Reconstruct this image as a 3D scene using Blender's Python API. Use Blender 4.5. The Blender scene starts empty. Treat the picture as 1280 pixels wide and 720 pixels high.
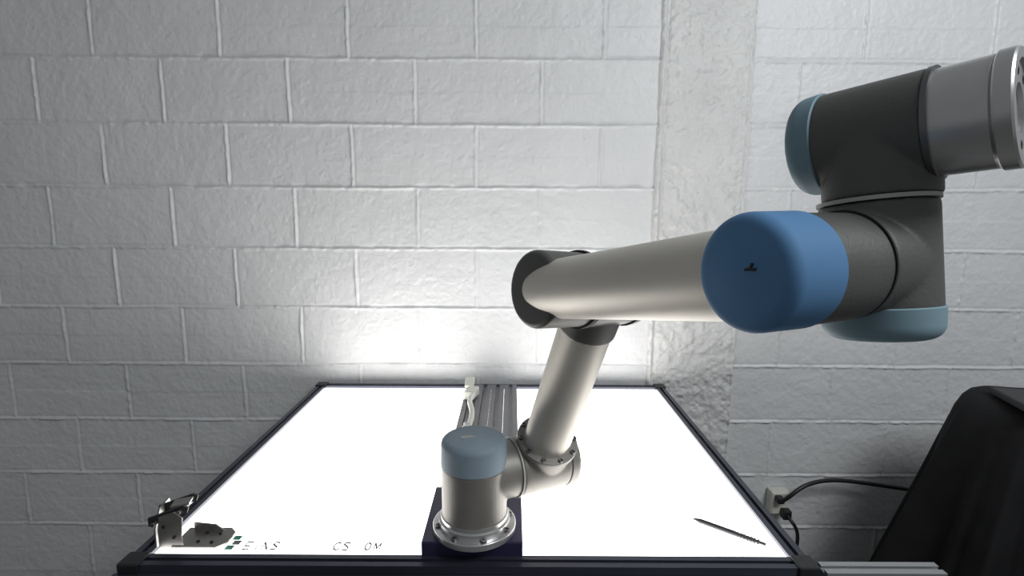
import bpy, bmesh, math, random
import numpy as np
from mathutils import Vector, Matrix
random.seed(3); rng=np.random.default_rng(5)
sc=bpy.context.scene
try:
    sc.view_settings.view_transform='Standard'; sc.view_settings.look='None'
except Exception: pass
CZ=1.403          # camera height above floor
TZ=0.80           # light table surface height
COL=bpy.context.collection

# ------------------------------------------------------------ materials
def mat(name,color,rough=.5,metal=0,var=.06,scale=8,bump=0,bscale=80,spec=.5,stretch=None,color2=None,coat=0):
    m=bpy.data.materials.new(name);m.use_nodes=True
    nt=m.node_tree;b=nt.nodes['Principled BSDF']
    b.inputs['Roughness'].default_value=rough;b.inputs['Metallic'].default_value=metal
    b.inputs['Specular IOR Level'].default_value=spec
    if coat: b.inputs['Coat Weight'].default_value=coat
    tc=nt.nodes.new('ShaderNodeTexCoord');mp=nt.nodes.new('ShaderNodeMapping')
    nt.links.new(tc.outputs['Object'],mp.inputs['Vector'])
    if stretch: mp.inputs['Scale'].default_value=stretch
    n=nt.nodes.new('ShaderNodeTexNoise');n.inputs['Scale'].default_value=scale;n.inputs['Detail'].default_value=5
    nt.links.new(mp.outputs['Vector'],n.inputs['Vector'])
    cr=nt.nodes.new('ShaderNodeValToRGB')
    c=np.array(color)
    c2=np.array(color2) if color2 is not None else np.clip(c*(1+var),0,1)
    cr.color_ramp.elements[0].position=.3;cr.color_ramp.elements[1].position=.7
    cr.color_ramp.elements[0].color=(*np.clip(c*(1-var),0,1),1)
    cr.color_ramp.elements[1].color=(*c2,1)
    nt.links.new(n.outputs['Fac'],cr.inputs['Fac']);nt.links.new(cr.outputs['Color'],b.inputs['Base Color'])
    if bump:
        n2=nt.nodes.new('ShaderNodeTexNoise');n2.inputs['Scale'].default_value=bscale;n2.inputs['Detail'].default_value=6;n2.inputs['Roughness'].default_value=.6
        nt.links.new(mp.outputs['Vector'],n2.inputs['Vector'])
        bp=nt.nodes.new('ShaderNodeBump');bp.inputs['Strength'].default_value=1;bp.inputs['Distance'].default_value=bump
        nt.links.new(n2.outputs['Fac'],bp.inputs['Height']);nt.links.new(bp.outputs['Normal'],b.inputs['Normal'])
    return m
def srgb(r,g,b):
    f=lambda v:(v/255/12.92 if v/255<=.04045 else ((v/255+.055)/1.055)**2.4)
    return (f(r),f(g),f(b))
M_wall=mat('painted_block',srgb(208,209,210),.40,0,.04,3,bump=.0034,bscale=46,spec=.45)
M_col=mat('painted_rough_concrete',srgb(207,207,206),.40,0,.05,6,bump=.010,bscale=26,spec=.45)
M_floor=mat('floor_concrete',srgb(120,118,114),.6,0,.1,3,bump=.001,bscale=30)
M_silver=mat('tube_aluminium',srgb(206,202,194),.52,.55,.05,6,stretch=(1,1,1))
M_house=mat('housing_grey',srgb(134,131,126),.48,.4,.06,20,bump=.0003,bscale=300)
M_dark=mat('housing_dark',srgb(88,88,86),.5,.25,.08,20,bump=.0003,bscale=300)
M_flange=mat('flange_steel',srgb(200,200,200),.33,.85,.05,30)
M_bolt=mat('bolt_steel',srgb(120,120,122),.35,1,.05,30)
M_hole=mat('recess_black',(.008,.008,.009),.7)
M_capL=mat('cap_pale_blue',srgb(140,156,168),.6,0,.08,15,spec=.25)
M_capB=mat('cap_blue',srgb(86,128,170),.65,0,.08,15,spec=.2)
M_capT=mat('cap_teal',srgb(118,144,156),.6,0,.08,15,spec=.25)
M_seam=mat('seal_light',srgb(175,175,172),.5)
M_black=mat('black_plastic',(.012,.012,.014),.45)
M_rail=mat('anodised_rail',srgb(72,74,86),.36,.6,.08,10)
M_railg=mat('slot_rail_grey',srgb(112,112,116),.35,.8,.08,10)
M_alu=mat('raw_aluminium',srgb(170,173,175),.38,.85,.05,10)
M_brk=mat('bracket_steel',srgb(150,148,145),.35,.85,.12,30)
M_plate=mat('navy_plate',srgb(46,44,74),.4,.2,.1,10)
M_white=mat('white_plastic',srgb(205,205,196),.4)
M_green=mat('green_label',srgb(40,120,100),.5)
M_ink=mat('dark_ink',srgb(110,110,112),.6)
M_lime=mat('yellow_green_label',srgb(170,200,30),.5)
M_cloth=mat('black_cloth',(.009,.009,.010),.85,0,.3,12,bump=.0015,bscale=120,spec=.25)
M_pen=mat('pen_grey',srgb(70,70,74),.35,.5)
M_panel=bpy.data.materials.new('lit_diffuser');M_panel.use_nodes=True
nt=M_panel.node_tree;b=nt.nodes['Principled BSDF'];b.inputs['Base Color'].default_value=(.85,.85,.85,1)
n=nt.nodes.new('ShaderNodeTexNoise');n.inputs['Scale'].default_value=1.5
cr=nt.nodes.new('ShaderNodeValToRGB');cr.color_ramp.elements[0].color=(1,.965,.92,1);cr.color_ramp.elements[1].color=(1,.98,.95,1)
nt.links.new(n.outputs['Fac'],cr.inputs['Fac']);nt.links.new(cr.outputs['Color'],b.inputs['Emission Color'])
b.inputs['Emission Strength'].default_value=4.3

# ------------------------------------------------------------ helpers
def empty(name,loc=(0,0,0)):
    e=bpy.data.objects.new(name,None);COL.objects.link(e);e.location=loc;e.empty_display_size=.05;return e
def par(o,p):
    if p: o.parent=p;o.matrix_parent_inverse=Matrix.Translation(p.location).inverted()
def mk(name,verts,faces,m,parent=None,smooth=False,ang=35):
    me=bpy.data.meshes.new(name);me.from_pydata([tuple(v) for v in verts],[],faces)
    bm=bmesh.new();bm.from_mesh(me);bmesh.ops.recalc_face_normals(bm,faces=bm.faces);bm.to_mesh(me);bm.free()
    me.materials.append(m)
    if smooth:
        me.shade_smooth();me.set_sharp_from_angle(angle=math.radians(ang))
    o=bpy.data.objects.new(name,me);COL.objects.link(o);par(o,parent)
    return o
def frame(axis,hint=None):
    a=Vector(axis).normalized();h=Vector(hint) if hint else (Vector((0,0,1)) if abs(a.z)<.9 else Vector((1,0,0)))
    x=(h-a*h.dot(a)).normalized();y=a.cross(x);return a,x,y
def lathe_data(o,axis,prof,seg=64):
    a,x,y=frame(axis);o=Vector(o);V=[];F=[]
    for h,r in prof:
        for i in range(seg):
            t=2*math.pi*i/seg;V.append(o+a*h+(x*math.cos(t)+y*math.sin(t))*max(r,1e-5))
    for j in range(len(prof)-1):
        for i in range(seg):
            k=(i+1)%seg;F.append((j*seg+i,j*seg+k,(j+1)*seg+k,(j+1)*seg+i))
    F.append(tuple(range(seg)));F.append(tuple(range((len(prof)-1)*seg,len(prof)*seg)))
    return V,F
def lathe(name,o,axis,prof,m,parent=None,seg=64,ang=35):
    V,F=lathe_data(o,axis,prof,seg);return mk(name,V,F,m,parent,True,ang)
def rc(h0,h1,r,b0=.004,b1=.004,n=6):
    P=[(h0,.0005)]
    for i in range(n+1):
        t=math.pi/2*i/n;P.append((h0+b0-b0*math.cos(t),r-b0+b0*math.sin(t)))
    for i in range(n+1):
        t=math.pi/2*i/n;P.append((h1-b1+b1*math.sin(t),r-b1+b1*math.cos(t)))
    P.append((h1,.0005));return P
def capprof(h0,h1,r,rb,dome=.002,n=8):
    P=[(h0,r-.001),(h0+.001,r)]
    for i in range(n+1):
        t=math.pi/2*i/n;P.append((h1-rb+rb*math.sin(t),r-.0006-rb+rb*math.cos(t)))
    rr=P[-1][1]
    for f in (.75,.5,.25,.02): P.append((h1+dome*(1-f*f),rr*f))
    return P
def housing(name,specs,m,parent,vox=.002,it=8):
    V=[];F=[]
    for o,ax,p in specs:
        v,f=lathe_data(o,ax,p,48);k=len(V);V+=v;F+=[tuple(i+k for i in g) for g in f]
    me=bpy.data.meshes.new(name);me.from_pydata([tuple(v) for v in V],[],F)
    bm=bmesh.new();bm.from_mesh(me);bmesh.ops.recalc_face_normals(bm,faces=bm.faces);bm.to_mesh(me);bm.free()
    me.materials.append(m);o=bpy.data.objects.new(name,me);COL.objects.link(o);par(o,parent)
    r=o.modifiers.new('r','REMESH');r.mode='VOXEL';r.voxel_size=vox;r.use_smooth_shade=True
    s=o.modifiers.new('s','SMOOTH');s.factor=.5;s.iterations=it
    return o
def bolts(name,o,axis,R,n,r,h,m,parent,off=0):
    a,x,y=frame(axis);V=[];F=[]
    for i in range(n):
        t=2*math.pi*i/n+off;c=Vector(o)+(x*math.cos(t)+y*math.sin(t))*R
        v,f=lathe_data(c,a,[(0,r),(h*.8,r),(h,r*.8),(h,r*.45),(h*.5,r*.4)],12);k=len(V);V+=v;F+=[tuple(q+k for q in g) for g in f]
    return mk(name,V,F,m,parent,True)
def box(name,c,s,m,parent=None,rot=None,bev=.001):
    bm=bmesh.new();bmesh.ops.create_cube(bm,size=1);bmesh.ops.scale(bm,vec=s,verts=bm.verts)
    if bev: bmesh.ops.bevel(bm,geom=bm.edges[:],offset=bev,segments=2,affect='EDGES',profile=.5)
    me=bpy.data.meshes.new(name);
    if rot is not None: bmesh.ops.transform(bm,matrix=rot,verts=bm.verts)
    bmesh.ops.translate(bm,vec=c,verts=bm.verts);bm.to_mesh(me);bm.free();me.materials.append(m)
    o=bpy.data.objects.new(name,me);COL.objects.link(o);par(o,parent)
    return o
def prism(name,poly,o,ux,uy,t,m,parent):
    ux=Vector(ux).normalized();uy=Vector(uy).normalized();nn=ux.cross(uy);o=Vector(o);N=len(poly)
    V=[o+ux*a+uy*b_ for a,b_ in poly]+[o+ux*a+uy*b_+nn*t for a,b_ in poly]
    F=[(i,(i+1)%N,(i+1)%N+N,i+N) for i in range(N)]+[tuple(range(N)),tuple(range(N,2*N))]
    return mk(name,V,F,m,parent)
def cable(name,pts,r,m,parent=None):
    cu=bpy.data.curves.new(name,'CURVE');cu.dimensions='3D';cu.bevel_depth=r;cu.bevel_resolution=4;cu.resolution_u=10
    s=cu.splines.new('NURBS');s.points.add(len(pts)-1)
    for i,p in enumerate(pts): s.points[i].co=(*p,1)
    s.use_endpoint_u=True;s.order_u=4;cu.use_fill_caps=True
    t=bpy.data.objects.new('t',cu);COL.objects.link(t);bpy.context.view_layer.update()
    me=bpy.data.meshes.new_from_object(t.evaluated_get(bpy.context.evaluated_depsgraph_get()));bpy.data.objects.remove(t)
    me.materials.clear();me.materials.append(m);me.shade_smooth()
    o=bpy.data.objects.new(name,me);COL.objects.link(o);par(o,parent)
    return o
def slot_profile(w,h,nx=1,nz=1,slot=.008,dep=.006):
    pts=[]
    def side(p0,p1,inw,n):
        p0=Vector(p0);p1=Vector(p1);d=(p1-p0);L=d.length;d.normalize();inw=Vector(inw)
        pts.append(p0)
        for i in range(n):
            c=L*(i+.5)/n
            a=p0+d*(c-slot/2);b=p0+d*(c+slot/2)
            pts.extend([a,a+inw*.002,a+inw*.002-d*slot*.35,a+inw*dep-d*slot*.1,b+inw*dep+d*slot*.1,b+inw*.002+d*slot*.35,b+inw*.002,b])
    side((-w/2,-h/2),(w/2,-h/2),(0,1),nx);side((w/2,-h/2),(w/2,h/2),(-1,0),nz)
    side((w/2,h/2),(-w/2,h/2),(0,-1),nx);side((-w/2,h/2),(-w/2,-h/2),(1,0),nz)
    return pts
def extr(name,p0,p1,w,h,m,parent=None,nx=1,nz=1,slot=.008,hint=(0,0,1),dep=.006):
    p0=Vector(p0);p1=Vector(p1);a,z,y=frame(p1-p0,hint);x=z.cross(a)
    P=slot_profile(w,h,nx,nz,slot,dep);N=len(P);V=[p0+x*p.x+z*p.y for p in P]+[p1+x*p.x+z*p.y for p in P]
    F=[(i,(i+1)%N,(i+1)%N+N,i+N) for i in range(N)]+[tuple(range(N)),tuple(range(N,2*N))]
    return mk(name,V,F,m,parent)

# ------------------------------------------------------------ walls
WY=1.79
def snoise(xs,zs,cell,seed):
    r=np.random.default_rng(seed);x0,z0=xs.min(),zs.min()
    nx=int((xs.max()-x0)/cell)+3;nz=int((zs.max()-z0)/cell)+3;G=r.uniform(-1,1,(nz,nx))
    fx=(xs-x0)/cell;fz=(zs-z0)/cell;ix=fx.astype(int);iz=fz.astype(int);tx=fx-ix;tz=fz-iz
    tx=tx*tx*(3-2*tx);tz=tz*tz*(3-2*tz);IX,IZ=np.meshgrid(ix,iz);TX,TZ_=np.meshgrid(tx,tz)
    return (G[IZ,IX]*(1-TX)+G[IZ,IX+1]*TX)*(1-TZ_)+(G[IZ+1,IX]*(1-TX)+G[IZ+1,IX+1]*TX)*TZ_
def gridmesh(name,xs,zs,H,m,y=WY):
    nx,nz=len(xs),len(zs);X,Z=np.meshgrid(xs,zs)
    co=np.stack([X,y-H,Z],-1).reshape(-1,3).astype(np.float32)
    me=bpy.data.meshes.new(name);me.vertices.add(nx*nz);me.vertices.foreach_set('co',co.ravel())
    i=np.arange(nz-1)[:,None]*nx+np.arange(nx-1)[None];q=np.stack([i,i+1,i+nx+1,i+nx],-1).reshape(-1,4)
    nf=len(q);me.loops.add(nf*4);me.loops.foreach_set('vertex_index',q.ravel().astype(np.int32))
    me.polygons.add(nf);me.polygons.foreach_set('loop_start',np.arange(nf,dtype=np.int32)*4)
    me.update();me.validate();me.materials.append(m);me.shade_smooth()
    o=bpy.data.objects.new(name,me);COL.objects.link(o);return o
def ax(lo,f0,f1,hi,st): return np.unique(np.concatenate([np.arange(lo,f0,.1),np.arange(f0,f1,st),np.arange(f1,hi+.05,.1)]))
xs=ax(-3,-1.8,1.95,3.0,.0033);zs=ax(0,.06,2.1,2.9,.0033)
X,Z=np.meshgrid(xs,zs)
row=CZ-.1405-.2015*6   # a course line
PZ,PX=.2015,.407
wobx=snoise(xs,zs,.12,1)*.0018+snoise(xs,zs,.03,21)*.0010;wobz=snoise(xs,zs,.15,2)*.002+snoise(xs,zs,.03,22)*.0010
dz0=(Z+wobz-row)/PZ;ri=np.floor(dz0).astype(int);dz=(dz0-np.round(dz0))*PZ
xoff=np.where(X>.6,.014,0.)
kA=6
parr=((ri-kA)%2==0)
x0=np.where(parr,-.317,-.1205)+xoff
dx0=(X+wobx-x0)/PX;dxr=(dx0-np.round(dx0))*PX;ci=np.floor(dx0).astype(int)
hn=.85+.55*snoise(xs,zs,.05,3)+.6*snoise(xs,zs,.014,4)
hn=np.clip(hn,.08,1.9)
rz=np.exp(-(dz/.0040)**2);rx=np.exp(-(dxr/.0038)**2)
ridge=np.maximum(rz,rx*.85)*hn*.0050
groove=np.maximum(np.exp(-((dz-.0072)/.0033)**2),np.exp(-((dxr-.0072)/.0033)**2))*.0022
blk=((ri*7919+ci*104729)%97)/97.
blk2=((ri*31337+ci*7127)%89)/89.
H=ridge-groove+blk*.0018+(blk2-.5)*.012*dz+.0008*snoise(xs,zs,.035,5)+.0006*snoise(xs,zs,.012,6)+.0002*snoise(xs,zs,.0065,7)
H*=np.where((X>-1.85)&(X<2.0)&(Z>.03)&(Z<2.15),1,0)
gridmesh('wall_back',xs,zs,H,M_wall)
cx=np.arange(.463,.7711,.0033);cz=np.arange(0,2.9,.0033)
h=.009+.0034*snoise(cx,cz,.06,8)+.0036*snoise(cx,cz,.024,9)+.0026*snoise(cx,cz,.011,10)
CX,CZZ=np.meshgrid(cx,cz)
edge=np.minimum(np.abs(CX-.463),np.abs(CX-.771))
h+=np.exp(-((CX-.478)/.006)**2)*.006*(1+.6*snoise(cx,cz,.05,11))
h-=np.exp(-((CX-.490)/.005)**2)*.005
h=np.where(edge<.004,-.006,h)
h-=.004*np.exp(-((CX-.758)/.004)**2)
colm=gridmesh('concrete_column',cx,cz,h,M_col)
mk('floor',[(-3,-2,0),(3,-2,0),(3,WY,0),(-3,WY,0)],[(0,1,2,3)],M_floor)

# ------------------------------------------------------------ light table
T=empty('light_table',(-.0705,1.28,0))
xl,xr,yf,yb=-.657,.516,.817,1.755
rw=.030;zt=TZ+.004
extr('rail_front',(xl,yf+rw/2,zt-.02),(xr,yf+rw/2,zt-.02),rw,.04,M_rail,T)
extr('rail_back',(xl,yb-rw/2,zt-.02),(xr,yb-rw/2,zt-.02),rw,.04,M_rail,T)
extr('rail_left',(xl+rw/2,yf+rw,zt-.02),(xl+rw/2,yb-rw,zt-.02),rw,.04,M_rail,T)
extr('rail_right',(xr-rw/2,yf+rw,zt-.02),(xr-rw/2,yb-rw,zt-.02),rw,.04,M_rail,T)
box('diffuser_panel',(-.0705,1.286,TZ-.009),(xr-xl-2*rw,yb-yf-2*rw,.012),M_panel,T,bev=0)
box('light_tray',(-.0705,1.286,TZ-.035),(xr-xl-2*rw,yb-yf-2*rw,.03),M_rail,T)
for i,(cxx,cyy) in enumerate([(xl,yf),(xr,yf),(xl,yb),(xr,yb)]):
    sx=1 if cxx<0 else -1;sy=1 if cyy<1 else -1
    box('corner_cap_%d'%(i+1),(cxx+sx*.013,cyy+sy*.013,zt-.017),(.036,.036,.042),M_black,T,bev=.003)
    extr('leg_%d'%(i+1),(cxx+sx*.0165,cyy+sy*.0165,0),(cxx+sx*.0165,cyy+sy*.0165,zt-.041),.03,.03,M_rail,T,hint=(0,1,0))
extr('lower_rail_front',(xl+.03,yf+rw/2,.25),(xr-.03,yf+rw/2,.25),.03,.03,M_rail,T)
extr('lower_rail_back',(xl+.03,yb-rw/2,.25),(xr-.03,yb-rw/2,.25),.03,.03,M_rail,T)
extr('front_shelf_rail',(xl-.012,yf-.016,zt-.030),(xr+.01,yf-.016,zt-.030),.03,.03,M_rail,T)
extr('side_arm_rail',(xr+.012,yf+.004,zt-.016),(xr+.212,yf+.004,zt-.016),.03,.03,M_alu,T)
RX=-.066
for i in range(4):
    xx=RX-.063+.042*i
    extr('mount_profile_%d'%(i+1),(xx,1.0,TZ+.002),(xx,yb-rw,TZ+.002),.0415,.02,M_railg,T,nx=1,nz=1,slot=.012,dep=.009)

# ------------------------------------------------------------ robot arm
B=Vector((-.0656,.891,CZ-.573));R=empty('robot_arm',B)
phi=.4527;n=Vector((math.cos(phi),math.sin(phi),0));q=Vector((math.sin(phi),-math.cos(phi),0));z=Vector((0,0,1))
HS=.099
S=B+z*HS+n*.134
U=Vector((.127,.767,CZ-.118));Fp=Vector((.054,.715,CZ-.110))
Wp=Vector((.198,.369,CZ-.042));C2=Vector((.283,.410,CZ-.041))
m_=Vector((-.0552,.134,.9888)).normalized();C3=C2+m_*.0985+Vector((.003,0,0))
k_=Vector((.63,-.77,.085)).normalized();k_=(k_-m_*k_.dot(m_)*.6).normalized()
u1=(U-S).normalized();u2=(Wp-Fp).normalized()
plate_z=B.z
box('mounting_plate',(RX-.001,.937,(TZ-.003+plate_z)/2),(.176,.185,plate_z-TZ+.003),M_plate,R,bev=.002)
lathe('base_flange',B,z,rc(0,.012,.0745,.001,.002),M_flange,R)
bolts('base_flange_bolts',B+z*.012,z,.066,8,.0055,.004,M_bolt,R,.3)
lathe('base_collar',B,z,[(.012,.064),(.022,.0635),(.024,.060),(.03,.0595)],M_flange,R)
housing('shoulder_housing',[(B,z,rc(.02,.124,.058,.001,.003)),(B+z*HS,n,rc(0,.074,.052,.002,.002))],M_house,R)
lathe('base_cap',B,z,capprof(.122,.172,.0592,.012,.004),M_capL,R)
box('base_cap_logo',B+z*.1765+Vector((-.01,-.008,-.0012)),(.026,.010,.0012),M_seam,R,Matrix.Rotation(.3,4,'Z'),bev=.0003)
lathe('shoulder_seam',B+z*HS,n,[(.0725,.0515),(.0725,.0548),(.0755,.0548),(.0755,.0515)],M_seam,R)
housing('upper_arm_housing',[(S,n,rc(-.058,.042,.054,.002,.006)),(S,u1,rc(0,.056,.049,.001,.001))],M_house,R)
lathe('shoulder_cap',S,n,capprof(.040,.062,.0548,.010,.002),M_house,R)
lathe('upper_arm_flange',S,u1,rc(.055,.065,.056,.001,.002),M_house,R)
bolts('upper_arm_flange_bolts',S+u1*.065,u1,.0505,10,.0045,.004,M_bolt,R,.1)
LU=(U-S).length
lathe('upper_arm_tube',S,u1,[(.063,.0445),(.069,.0425),(LU-.07,.0415),(LU-.05,.042)],M_silver,R)
ne=(U-Fp).normalized()
LE=(U-Fp).length
housing('elbow_housing',[(U,ne,rc(-.04,.05,.052,.003,.004)),(U,-u1,rc(0,.072,.0455,.001,.001))],M_dark,R)
lathe('elbow_joint_ring',U,ne,[(-.046,.0535),(-.046,.0555),(-.038,.0555),(-.038,.0535)],M_hole,R)
lathe('elbow_cap',U,ne,capprof(.046,.066,.0545,.012,.002),M_black,R)
lathe('forearm_elbow_housing',Fp,ne,rc(-.034,LE-.045,.0525,.008,.001),M_dark,R)
LF=(Wp-Fp).length
lathe('forearm_tube',Fp,u2,[(-.040,.0005),(-.0395,.012),(-.036,.024),(-.029,.033),(-.018,.0375),(-.006,.0392),(.02,.0398),(.05,.0395),(.15,.0385),(LF-.045,.0375),(LF-.03,.0375)],M_silver,R,ang=60)
housing('wrist_1_housing',[(Wp,n,rc(-.012,.05,.0395,.001,.001)),(Wp,-u2,rc(0,.042,.0378,.001,.001)),(C2,-n,rc(0,.045,.0395,.001,.001)),(C2,m_,rc(-.036,.045,.0395,.002,.001))],M_dark,R,vox=.0016)
lathe('wrist_1_cap',Wp,-n,capprof(.006,.055,.0408,.011,.003),M_capB,R)
prism('wrist_1_cap_mark',[(-.004,-.0015),(.004,-.0005),(.0045,.001),(.001,.001),(.002,.004),(.0005,.004),(-.0005,.001),(-.004,.0)],Wp-n*.0572+q*.010+z*.004,q,z,.0012,M_hole,R)
lathe('wrist_1_seam',C2,-n,[(.047,.0385),(.047,.0402),(.0490,.0402),(.0490,.0385)],M_hole,R)
lathe('wrist_2_cap',C2,-m_,capprof(.033,.058,.0408,.012,.002),M_capT,R)
lathe('wrist_2_seam',C2,m_,[(.0455,.0385),(.0455,.0404),(.0485,.0404),(.0485,.0385)],M_seam,R)
housing('wrist_3_housing',[(C3,m_,rc(-.0495,.004,.0393,.001,.001)),(C3,k_,rc(-.036,.036,.0395,.001,.001))],M_dark,R,vox=.0016)
lathe('wrist_3_cap',C3,-k_,capprof(.034,.056,.0408,.012,.002),M_capT,R)
lathe('tool_flange_ring',C3,k_,[(.0355,.036),(.0355,.0402),(.039,.0402),(.039,.036)],M_bolt,R)
lathe('tool_flange',C3,k_,[(.038,.0376),(.070,.0376),(.0715,.0365),(.0715,.0385),(.0725,.0393),(.0810,.0393),(.0823,.0382),(.0823,.0315),(.0800,.0312),(.0800,.0165),(.0770,.0163),(.0770,.0005)],M_flange,R,ang=25)
bolts('tool_flange_holes',C3+k_*.0795,k_,.024,8,.0032,.0008,M_hole,R,.2)

# white cable plug on slotted profile
zc=TZ+.012
P=empty('cable_connector',(-.13,1.5,zc))
box('plug_body',(-.112,1.30,zc+.014),(.026,.06,.026),M_white,P,Matrix.Rotation(.15,4,'Z'),.004)
box('plug_collar',(-.117,1.345,zc+.013),(.018,.03,.018),M_alu,P,Matrix.Rotation(.15,4,'Z'),.003)
box('plug_head',(-.125,1.60,zc+.016),(.034,.06,.028),M_white,P,Matrix.Rotation(-.25,4,'Z'),.005)
box('plug_clip',(-.135,1.66,zc+.030),(.03,.04,.012),M_white,P,Matrix.Rotation(.5,4,'X'),.003)
cable('plug_cable',[(-.125,1.58,zc+.016),(-.105,1.54,zc+.04),(-.14,1.48,zc+.035),(-.098,1.42,zc+.024),(-.116,1.34,zc+.013)],.0075,M_white,P)

# clamp bracket at front-left
K=empty('toggle_clamp_bracket',(-.60,.9,zt))
bx,by=-.622,.866
def sc2(P,s=1.12): return [(a*s,b_*s) for a,b_ in P]
prism('side_cheek',sc2([(0,0),(.045,0),(.045,.030),(.030,.058),(.006,.062),(0,.045)]),(bx-.004,by+.048,zt),(0,-1,0),(0,0,1),.003,M_brk,K)
prism('face_plate',sc2([(0,0),(.040,0),(.036,.02),(.040,.05),(.028,.060),(.004,.052),(0,.03)]),(bx,by,zt),(1,0,0),(0,0,1),.003,M_brk,K)
prism('foot_plate',sc2([(0,0),(.070,0),(.082,.012),(.082,.04),(.07,.052),(0,.052)]),(bx+.022,by-.005,zt),(1,0,0),(0,1,0),.003,M_brk,K)
prism('foot_rib',[(0,0),(.055,0),(.04,.012),(.0,.016)],(bx+.036,by+.046,zt+.003),(1,0,0),(0,0,1),.003,M_brk,K)
prism('lever_arm',sc2([(0,-.004),(.055,.012),(.058,.020),(.050,.024),(.0,.010)]),(bx-.014,by-.002,zt+.046),(1,.25,0),(0,0,1),.004,M_black,K)
prism('lever_back',sc2([(0,-.004),(.055,.012),(.058,.020),(.050,.024),(.0,.010)]),(bx-.014,by+.028,zt+.052),(1,.25,0),(0,0,1),.004,M_black,K)
prism('lever_bridge',[(0,0),(.03,.0),(.03,.024),(0,.024)],(bx+.022,by+.004,zt+.071),(1,.25,0.1),(-.25,1,0),.003,M_brk,K)
lathe('lever_pin',(bx-.002,by-.012,zt+.048),(0,1,0),rc(0,.055,.004,.001,.001),M_bolt,K,seg=20)
lathe('lever_pin_upper',(bx+.036,by+.0,zt+.064),(0,1,0),rc(0,.045,.004,.001,.001),M_bolt,K,seg=20)
bolts('bracket_screws',Vector((bx+.075,by+.022,zt+.003)),z,.018,4,.0030,.002,M_hole,K,.7)
bolts('face_screws',Vector((bx+.020,by-.003,zt+.030)),(0,-1,0),.013,2,.003,.002,M_hole,K,.7)
for i in range(3):
    box('green_tag_%d'%i,(bx+.118+.006*(i%2),by+.008+.014*i,TZ-.0025),(.014,.012,.001),M_green if i!=1 else M_ink,K,bev=0)

# printed lettering built from flat strokes on the panel
L=empty('printed_lettering',(-.4,.88,TZ-.0025))
GL={'E':[[(0,0),(0,1)],[(0,1),(1,1)],[(0,.5),(.8,.5)],[(0,0),(1,0)]],'I':[[(.5,0),(.5,1)]],
 'N':[[(0,0),(0,1)],[(0,1),(1,0)],[(1,0),(1,1)]],
 'S':[[(1,.9),(.7,1)],[(.7,1),(.2,1)],[(.2,1),(0,.75)],[(0,.75),(.9,.35)],[(.9,.35),(.8,0)],[(.8,0),(.0,.05)]],
 'C':[[(1,.9),(.6,1)],[(.6,1),(.15,.85)],[(.15,.85),(0,.5)],[(0,.5),(.15,.15)],[(.15,.15),(.6,0)],[(.6,0),(1,.1)]],
 'O':[[(.5,1),(.9,.8)],[(.9,.8),(1,.5)],[(1,.5),(.9,.2)],[(.9,.2),(.5,0)],[(.5,0),(.1,.2)],[(.1,.2),(0,.5)],[(0,.5),(.1,.8)],[(.1,.8),(.5,1)]],
 'M':[[(0,0),(0,1)],[(0,1),(.5,.2)],[(.5,.2),(1,1)],[(1,1),(1,0)]]}
def word(name,chars,x,y,w=.0105,hh=.021,gap=.0065):
    V=[];F=[];zz=TZ-.0022
    for ch in chars:
        for (a,b_) in GL[ch]:
            p=Vector((x+a[0]*w,y+a[1]*hh));r=Vector((x+b_[0]*w,y+b_[1]*hh));d=(r-p).normalized();p=p-d*.0008;r=r+d*.0008
            wd=.0011+.0011*abs(d.x)     # screen-print strokes: heavier bars
            nn=Vector((-d.y,d.x))*wd;k=len(V)
            for c in (p+nn,p-nn,r-nn,r+nn): V.append((c.x,c.y,zz))
            F.append((k,k+1,k+2,k+3))
            zz+=.00001
        x+=(w if ch!='I' else w*.8)+gap
    return mk(name,V,F,M_ink,L)
word('word_1','EINS',-.478,.868);word('word_2','CS',-.318,.868);word('word_3','OM',-.262,.868)

# pen
pa=Vector((.357,.966,TZ+.0015));pb=Vector((.462,.884,TZ+.0015));pd=(pb-pa)
Pn=empty('mechanical_pen',pa);LL=pd.length
lathe('barrel',pa,pd,[(.0,.0012),(.010,.0034),(.014,.0046),(LL*.6,.0048),(LL*.62,.0040),(LL-.02,.0042),(LL-.018,.003),(LL,.0028)],M_pen,Pn,seg=20)
for i in range(7):
    lathe('grip_ring_%d'%i,pa+pd*(.62+.045*i),pd,[(0,.0044),(.0015,.0052),(.003,.0044)],M_black,Pn,seg=20)

# outlet + cables
O=empty('wall_outlet',(.955,WY,CZ-1.03))
oz=CZ-1.030
box('outlet_box',(.952,WY-.022,oz),(.066,.040,.085),M_white,O,bev=.005)
box('outlet_face',(.952,WY-.043,oz),(.058,.004,.076),M_white,O,bev=.002)
box('plug_upper',(.940,WY-.058,oz+.024),(.024,.03,.022),M_black,O,bev=.005)
box('plug_lower',(.966,WY-.058,oz-.03),(.030,.03,.034),M_black,O,bev=.005)
cable('power_cord_upper',[(.940,WY-.07,oz+.025),(.945,WY-.10,oz+.05),(.99,WY-.09,oz+.10),(1.12,WY-.06,oz+.105),(1.25,WY-.06,oz+.085),(1.42,WY-.08,oz+.07),(1.55,WY-.1,oz+.05)],.007,M_black,O)
cable('power_cord_lower',[(.966,WY-.07,oz-.03),(.97,WY-.10,oz-.04),(1.0,WY-.09,oz-.07),(1.01,WY-.07,oz-.16),(1.0,WY-.04,oz-.34)],.006,M_black,O)

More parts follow.
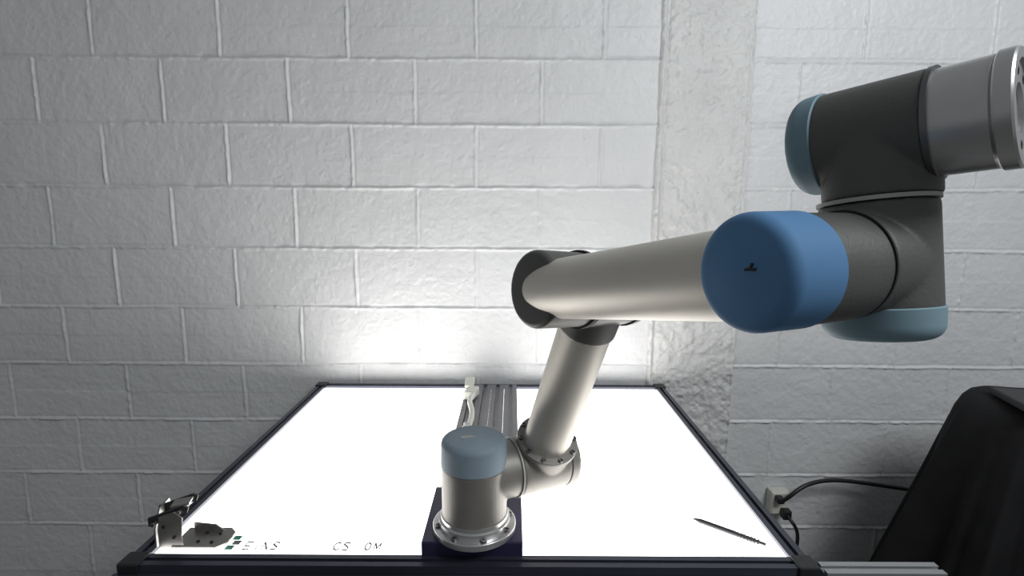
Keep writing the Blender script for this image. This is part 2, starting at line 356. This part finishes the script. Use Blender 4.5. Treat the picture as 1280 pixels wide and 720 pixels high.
# draped black cloth over a small cart with a device on top
DX=1.475
D=empty('cloth_covered_cart',(DX,1.33,0))
seg=160;V=[];F=[];lv=[(.910,.0,.0),(.910,.10,.05),(.910,.18,.10),(.905,.218,.14),(.885,.240,.165),(.82,.268,.18),(.65,.305,.20),(.5,.338,.22),(.35,.378,.235),(.2,.41,.25),(.02,.45,.27)]
for j,(hz,ra,rb) in enumerate(lv):
    for i in range(seg):
        t=2*math.pi*i/seg;fold=max(0,(.86-hz))*.06*(math.sin(t*9+.6)+.6*math.sin(t*17+2)+.3*math.sin(t*31))
        e=2/2.8;cx_=math.copysign(abs(math.cos(t))**e,math.cos(t));sy_=math.copysign(abs(math.sin(t))**e,math.sin(t))
        V.append((DX+(ra+fold)*cx_,1.33+(rb+fold)*sy_,hz+.010*math.sin(t*3+1)*(1 if j<6 and j>2 else 0)))
for j in range(len(lv)-1):
    for i in range(seg):
        k=(i+1)%seg;F.append((j*seg+i,j*seg+k,(j+1)*seg+k,(j+1)*seg+i))
cl=mk('black_cloth',V,F,M_cloth,D,True,80)
s=cl.modifiers.new('s','SUBSURF');s.levels=1;s.render_levels=1
DR=Matrix.Rotation(-.25,4,'Z')
box('device_body',(1.365,1.27,.922),(.20,.18,.020),M_black,D,DR,bev=.004)
box('device_label_grey',(1.31,1.205,.933),(.060,.022,.002),M_alu,D,DR,bev=0)
box('device_label_lime',(1.305,1.192,.9235),(.035,.003,.011),M_lime,D,DR,bev=0)

# ------------------------------------------------------------ lights
w=bpy.data.worlds.new('w');sc.world=w;w.use_nodes=True;bg=w.node_tree.nodes['Background'];bg.inputs[0].default_value=(.93,.965,1,1);bg.inputs[1].default_value=.20
def area(name,loc,tgt,sx,sy,e,col=(1,1,1)):
    l=bpy.data.lights.new(name,'AREA');l.shape='RECTANGLE';l.size=sx;l.size_y=sy;l.energy=e;l.color=col
    o=bpy.data.objects.new(name,l);COL.objects.link(o);o.location=loc
    o.rotation_euler=(Vector(tgt)-Vector(loc)).to_track_quat('-Z','Y').to_euler();return o
area('ceiling_light',(1.4,-.2,2.7),(.7,1.7,1.2),1.0,.7,36,(.95,.98,1))

# ------------------------------------------------------------ camera
cd=bpy.data.cameras.new('camera');cam=bpy.data.objects.new('camera',cd);COL.objects.link(cam);sc.camera=cam
cd.sensor_width=36;cd.lens=36*666/1280;cd.clip_start=.02
th=math.atan(101/666)
cam.matrix_world=Matrix.Translation((0,0,CZ))@Matrix.Rotation(math.pi/2-th,4,'X')@Matrix.Rotation(math.radians(.3),4,'Z')
